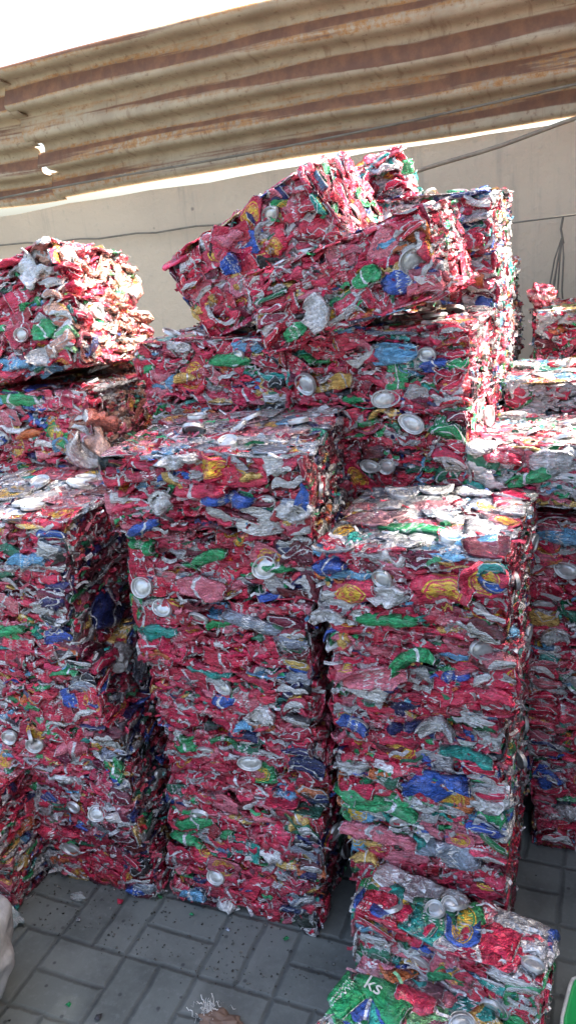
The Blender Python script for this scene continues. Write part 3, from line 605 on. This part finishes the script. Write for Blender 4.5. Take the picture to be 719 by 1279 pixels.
# corrugated sheets: inner one starts at the seam, the other carries on to the left
PITCH = .134
def corr_sheet(name, x0, x1, label, yoff, holes, seamside, ribs=4.38, phase=0.0, base=(3.30, None), lean=(-.42, .62), group=None, jag=True):
    nxs = int((x1-x0)/.02); nys = int(ribs*16)
    V = []; UV = []
    ln = np.array(lean)/np.linalg.norm(lean); nrm = np.array([-ln[1], ln[0]])
    rs = random.Random(int(abs(x0*100)))
    for i in range(nxs+1):
        x = x0+(x1-x0)*i/nxs
        zb = 1.814+.026*(x+.16)+ (0.006*math.sin(x*3.1))
        sag = .006*math.sin(x*2.3)+.004*math.sin(x*7)
        for j in range(nys+1):
            t = j/nys*ribs; s = t*PITCH; a = .027*math.sin(2*math.pi*(t+phase))
            y = base[0]+ln[0]*s+nrm[0]*(a+sag)+yoff; z = zb+ln[1]*s+nrm[1]*(a+sag)
            xx = x+(.004*math.sin(t*9) if i in (0, nxs) and jag else 0)
            V.append((xx, y, z)); UV.append((x, t+phase))
    F = []
    for i in range(nxs):
        for j in range(nys):
            x = x0+(x1-x0)*(i+.5)/nxs; t = (j+.5)/nys*ribs
            if any(((x-hx)/rx)**2+((t-ht)/rt)**2 < 1 for hx, ht, rx, rt in holes): continue
            k = i*(nys+1)+j; F.append((k, k+nys+1, k+nys+2, k+1))
    o = link(name, mesh_np(name, np.array(V), [np.array(F)], M_SHEET, np.array(UV)))
    md = o.modifiers.new('thickness', 'SOLIDIFY'); md.thickness = .004; md.offset = 0
    tag(o, label, 'metal sheet', group); return o
HX = -2.37
holes = [(HX, 1.05, .03, .22), (HX+.0, 1.72, .024, .17)]
corr_sheet('corrugated_sheet', HX-.02, 3.2, 'long rusty corrugated metal sheet leaning in over the cream wall, right of the seam', 0, holes, 'l', group='corrugated sheets above the wall')
corr_sheet('corrugated_sheet', -8.0, HX+.02, 'rusty corrugated metal sheet left of the seam with two small bright holes', .012, holes, 'r', phase=.12, group='corrugated sheets above the wall')

def tube(name, pts, r, mat, parent=None, seg=8):
    pts = [Vector(p) for p in pts]; V = []; F = []; rad = r if hasattr(r, '__len__') else [r]*len(pts)
    for i, p in enumerate(pts):
        t = (pts[min(i+1, len(pts)-1)]-pts[max(i-1, 0)]).normalized()
        a = t.orthogonal().normalized(); b = t.cross(a)
        if i and a.dot(pa) < 0: a = -a; b = t.cross(a)
        pa = a
        for k in range(seg):
            an = 2*math.pi*k/seg; V.append(tuple(p+(a*math.cos(an)+b*math.sin(an))*rad[i]))
    for i in range(len(pts)-1):
        for k in range(seg): F.append((i*seg+k, i*seg+(k+1) % seg, (i+1)*seg+(k+1) % seg, (i+1)*seg+k))
    return link(name, mesh_np(name, np.array(V), [np.array(F)], mat), parent)
# thin cable along the wall at the left
pts = [(-3.6+i*.1, 3.27, 1.615-.045*math.sin(math.pi*min(1, max(0, (-3.6+i*.1+3.6)/2.6)))+.004*math.sin(i*2.1)-.02*(i/26)) for i in range(0, 27)]
tag(tube('cable', pts, .004, M_ROPE), 'thin dusty cable sagging along the cream wall at the left', 'cable')
# pole leaning from behind the ragged bale to the wall top
pts = [(-.80+.72*t, 3.05+.2*t, 1.65+.165*t+.004*math.sin(t*9)) for t in np.linspace(0, 1, 12)]
tag(tube('pole', pts, .0075, M_POLE), 'weathered thin pole running from the peaked bale up to the wall top', 'pole')
# wire running along the sheet
pts = [(-3.4+.18*i, 3.20-.012*math.sin(i*.5), 1.80+.036*(-3.4+.18*i+.16)+.028+.012*math.sin(i*.35)+.09*max(0, min(1, i/22))) for i in range(24)]
tag(tube('wire', pts, .0045, M_ROPE), 'dark wire strung along the lower ribs of the corrugated sheet', 'wire')
# washing line with a hanging rag at the right
pts = [(-.70+.1*i, 3.2, 1.46+.012*math.cos(i*.9)*0+.0045*i) for i in range(12)]
tag(tube('line', pts, .003, M_ROPE), 'thin line stretched across the wall at the right', 'line')
hg = empty('hanging_rope_bundle', Matrix.Translation((-.195, 3.19, 1.48))); tag(hg, 'grey rope bundle hanging from the thin line on the wall at the right edge', 'rope')
rs = random.Random(3)
tube('hanger', [(0, 0, 0), (-.006, 0, -.04), (.004, 0, -.09)], .004, M_ROPE, hg)
for k in range(5):
    a = rs.uniform(-1, 1); tube('strand', [(.003*a, 0, -.07), (.025*a, -.01, -.14), (.05*a+rs.uniform(-.01, .01), -.012, -.25), (.045*a, 0, -.33)], [.0025, .003, .0035, .003], M_ROPE, hg, 6)

# added off-frame roof on posts, slit and notch shaped to place sun patches
def shade_panel(x0, x1, y0, y1, z, label):
    n = int((x1-x0)/.019); V = []; F = []; UV = []
    for i in range(n+1):
        x = x0+(x1-x0)*i/n; zz = z+.02*math.sin(2*math.pi*x/.15)
        for y, dz in ((y0, .0), (y1, .10)): V.append((x, y, zz+dz)); UV.append((y, x/.15))
    for i in range(n): F.append((2*i, 2*i+2, 2*i+3, 2*i+1))
    o = link('added_roof_sheet', mesh_np('added_roof_sheet', np.array(V), [np.array(F)], M_SHEET, np.array(UV)))
    md = o.modifiers.new('thickness', 'SOLIDIFY'); md.thickness = .004
    tag(o, label, 'roof sheet', 'added roof sheets that shade the yard, above the picture')
RZ = 4.2
shade_panel(1.15, 1.665, -1.2, 2.60, RZ, 'first added corrugated roof sheet right of the yard, above the picture')
shade_panel(1.715, 2.52, -1.2, 2.61, RZ, 'second added corrugated roof sheet right of the yard, above the picture')
shade_panel(2.52, 2.74, -1.2, 2.33, RZ, 'short added corrugated roof sheet right of the yard, above the picture')
shade_panel(2.74, 2.98, -1.2, 2.62, RZ, 'narrow added corrugated roof sheet right of the yard, above the picture')
shade_panel(2.98, 6.0, -1.2, 3.4, RZ, 'widest added corrugated roof sheet right of the yard, above the picture')
for (x, y) in ((1.2, -1.1), (5.9, -1.1), (5.9, 3.25), (1.2, 2.5)):
    tag(tube('added_roof_post', [(x, y, 0), (x, y, 2), (x, y, RZ+.02)], .04, M_POLE, None, 12), 'added round post carrying the shading sheets beside the yard, outside the picture', 'post', 'posts of the added yard roof')

# added wall right of the picture, keeps skylight off the stacks' right sides
V = np.array([(x, y, z) for x in (1.32, 1.55) for y in (-1.3, 3.29) for z in (0, 2.62)])
F = np.array([(0, 1, 3, 2), (4, 6, 7, 5), (0, 4, 5, 1), (2, 3, 7, 6), (1, 5, 7, 3)])
M_BLOCK = mat_plain('added_wall_grey', (.20, .19, .18), .9, 0, (.14, .13, .125), 6)
tag(link('added_side_wall', mesh_np('added_side_wall', V, [F], M_BLOCK, smooth=False)), 'added plain grey wall blocking side light, outside the picture beside the stacks', 'wall')

# ------------------------------------------------------------------ loose things
def lump(name, loc, r, mat, seed, scale=(1, 1, 1), amp=.25, parent=None, sub=24, fold=8):
    rng = np.random.default_rng(seed); n = sub; V = []
    for j in range(n+1):
        for i in range(2*n):
            t = math.pi*j/n; p = math.pi*i/n; V.append((math.sin(t)*math.cos(p), math.sin(t)*math.sin(p), math.cos(t)))
    V = np.array(V); D = np.zeros(len(V))
    for k in range(fold):
        d = rng.normal(size=3); d /= np.linalg.norm(d); f = rng.uniform(.6, 2.6); D += tri(V@d*f+rng.uniform())*amp/(1+f)*rng.uniform(.4, 1)
    V = V*(1+D)[:, None]*r*np.array(scale)
    F = np.array([(j*2*n+i, (j+1)*2*n+i, (j+1)*2*n+(i+1) % (2*n), j*2*n+(i+1) % (2*n)) for j in range(n) for i in range(2*n)])
    return V, F
def lump_obj(name, loc, r, mat, seed, label, cat, **k):
    V, F = lump(name, loc, r, mat, seed, **k); V[:, 2] -= V[:, 2].min()
    o = link(name, mesh_np(name, V, [F], mat)); o.location = loc
    return tag(o, label, cat)
lump_obj('sack', (-1.29, .86, 0), .225, M_SACK, 4, 'full white woven sack on the pavers at the lower left corner', 'sack', scale=(1.0, .85, .72), amp=.09, sub=60, fold=22)
lump_obj('crushed_bottle', (-1.275, 1.10, 0), .022, M_CLEAR, 8, 'crushed clear plastic bottle piece on the pavers beside the sack', 'bottle', scale=(1.3, .9, .7), amp=.4)
lump_obj('plastic_scrap', (-1.165, 1.215, 0), .012, M_CLEAR, 9, 'tiny clear plastic scrap on the pavers in front of the leftmost stack', 'scrap', scale=(1.5, .9, .5), amp=.4)
# loose cans hanging at the corner of the bale behind the flat top
for sd, cn, loc, eul, L, W, T, lab in ((1, 'silver', (-1.235, 1.60, 1.02), (.3, .9, .6), .085, .05, .04, 'crumpled silver can with an open end, loose above the flat greyish bale top'),
                                       (2, 'dusty', (-1.175, 1.62, 1.035), (1.2, 1.0, -.4), .10, .055, .035, 'crumpled dusty orange can hanging loose beside the silver one'),
                                       (3, 'dustyr', (-1.19, 1.66, 1.10), (.6, .5, .9), .09, .05, .03, 'crumpled dusty red can, topmost of the loose ones beside the dark gap')):
    rng = np.random.default_rng(sd+50); P, UV = can_shape(rng, L, W, T, 1.2); nV = len(P)
    o = link('crushed_can', mesh_np('loose_can', P, [CQ, CT], M_CAN, UV, np.tile(PAL[cn], (nV, 1)), np.tile((sd*3., .7, .1), (nV, 1))))
    o.location = loc; o.rotation_euler = eul; tag(o, lab, 'can')
# crushed ball of cans at the wall
V, F = lump('x', (0, 0, 0), .036, M_CAN, 12, amp=.35, scale=(1, 1, .9)); V[:, 2] -= V[:, 2].min(); nV = len(V)
o = link('crushed_can', mesh_np('crushed_can_ball', V, [F], M_CAN, np.c_[V[:, 0]*12+.5, np.clip(V[:, 2]*8+.2, .1, .9)], np.tile(PAL['dred'], (nV, 1)), np.tile((3., .5, .6), (nV, 1))))
o.location = (-.215, 2.62, 1.225); tag(o, 'round crumpled dark red can on top of the bale by the wall', 'can')
# shredded white plastic on the pavers at the bottom
sh = empty('shredded_plastic', Matrix.Translation((-.715, 1.035, .0))); tag(sh, 'tangle of pale plastic shreds over a brown scrap on the pavers at the bottom edge', 'plastic shreds')
rs = random.Random(11); V = []; F = []
for k in range(70):
    an = rs.uniform(0, 6.28); rr0 = abs(rs.gauss(0, .013)); c = Vector((rr0*math.cos(an), rr0*math.sin(an)*1.1, .006)); dirv = Vector((rs.gauss(0, 1), rs.gauss(0, 1), rs.gauss(0, .5))).normalized()
    side = dirv.orthogonal().normalized()*.0009; b0 = len(V)
    for j in range(6):
        p = c+dirv*(j*.0035)+Vector((rs.gauss(0, .0015), rs.gauss(0, .0015), abs(rs.gauss(.004, .006)))); p.z = max(p.z, .002)
        V += [tuple(p+side), tuple(p-side)]
        if j: F.append((b0+2*j-2, b0+2*j, b0+2*j+1, b0+2*j-1))
o = link('shreds', mesh_np('shreds', np.array(V), [np.array(F)], M_SHRED), sh); o['kind'] = 'stuff'
V, F = lump('x', 0, .03, M_FOIL, 5, scale=(1.5, .9, .3), amp=.4); V[:, 2] -= V[:, 2].min()
o = link('brown_scrap', mesh_np('brown_scrap', V, [F], M_FOIL), sh); o.location = (.045, -.02, 0)
# small loose bits of metal and grit over the pavers
rng = np.random.default_rng(77); Vs, Qs, Cs, Is = [], [], [], []; off = 0
for k in range(420):
    x = rng.uniform(-1.6, .3); y = rng.uniform(.75, 1.75)
    if k % 3: y = rng.uniform(1.10, 1.28); x = rng.uniform(-1.3, -.5)
    r = rng.uniform(.0012, .0045) if k % 9 else rng.uniform(.006, .012)
    a = rng.uniform(0, 6.28); P = np.array([[math.cos(a+t)*r*rng.uniform(.5, 1.4)+x, math.sin(a+t)*r*rng.uniform(.4, 1.2)+y, rng.uniform(.001, r*.7+.001)] for t in (0, 1.5, 3.1, 4.7)]+[[x, y, r*.6+.002]])
    Vs.append(P); Qs.append(np.array([(0, 1, 4), (1, 2, 4), (2, 3, 4), (3, 0, 4)])+off); off += 5
    t = np.array(PAL[rng.choice(['grey', 'red', 'black', 'silver', 'slate', 'black', 'green'])]) if k % 9 == 0 else np.array([.07, .07, .06])*rng.uniform(.6, 2.5)
    Cs.append(np.tile(t, (5, 1))); Is.append(np.tile((1, .7, .1), (5, 1)))
o = link('grit', mesh_np('grit', np.concatenate(Vs), [np.concatenate(Qs)], M_CAN, np.full((off, 2), .3), np.concatenate(Cs), np.concatenate(Is), False))
o['kind'] = 'stuff'; tag(o, 'small loose grit and metal scraps lying on the pavers at the foot of the stacks', 'grit')
# green plastic tub at the lower right
def tub():
    e = empty('plastic_tub', Matrix.Translation((.075, 1.19, 0)) @ Matrix.Rotation(R(-8), 4, 'Z') @ Matrix.Scale(.72, 4)); tag(e, 'bright green plastic tub with pale rim, beside the pale green bale', 'tub')
    V = []; F = []
    prof = [(.11, 0), (.12, .003), (.142, .118), (.142, .124), (.134, .124), (.115, .012), (0.0001, .012)]
    n = 40
    def sq(t, r):
        c, s = math.cos(t), math.sin(t); k = (abs(c)**6+abs(s)**6)**(-1/6); return r*c*k, r*s*k*.7
    for r, z in prof:
        for i in range(n): x, y = sq(2*math.pi*i/n, r); V.append((x, y, z))
    for j in range(len(prof)-1):
        for i in range(n): F.append((j*n+i, j*n+(i+1) % n, (j+1)*n+(i+1) % n, (j+1)*n+i))
    link('body', mesh_np('tub_body', np.array(V), [np.array(F)], M_GREEN), e)
    pts = [(*sq(2*math.pi*i/n, .146), .124) for i in range(n+1)]
    tube('rim', pts, .005, M_SHRED, e)
tub()

# ------------------------------------------------------------------ light
SUN = Vector((1.0, .34, 1.15)).normalized()      # towards the sun
el = math.asin(SUN.z); az = math.atan2(SUN.x, SUN.y)
wd = bpy.data.worlds.new('World'); scene.world = wd; wd.use_nodes = True; nt = wd.node_tree
bg = nt.nodes.get('Background') or nt.nodes.new('ShaderNodeBackground')
sky = nt.nodes.new('ShaderNodeTexSky'); sky.sky_type = 'NISHITA'; sky.sun_disc = False; sky.sun_elevation = el; sky.sun_rotation = az
sky.ozone_density = .25; sky.dust_density = 5.5; sky.air_density = 1.0
nt.links.new(sky.outputs[0], bg.inputs[0]); bg.inputs[1].default_value = .15
sl = bpy.data.lights.new('sun', 'SUN'); sl.energy = 5.0; sl.angle = R(.5); sl.color = (1, .94, .84)
so = bpy.data.objects.new('sun', sl); col.objects.link(so); so.rotation_euler = (-SUN).to_track_quat('-Z', 'Y').to_euler()
so.location = (3, 1, 6)
scene.view_settings.view_transform = 'Standard'; scene.view_settings.look = 'None'; scene.view_settings.exposure = 2.45; scene.view_settings.gamma = 1
scene.render.engine = 'CYCLES'; scene.cycles.max_bounces = 5; scene.cycles.diffuse_bounces = 3; scene.cycles.glossy_bounces = 2; scene.cycles.use_denoising = True
print('parts', STATS)
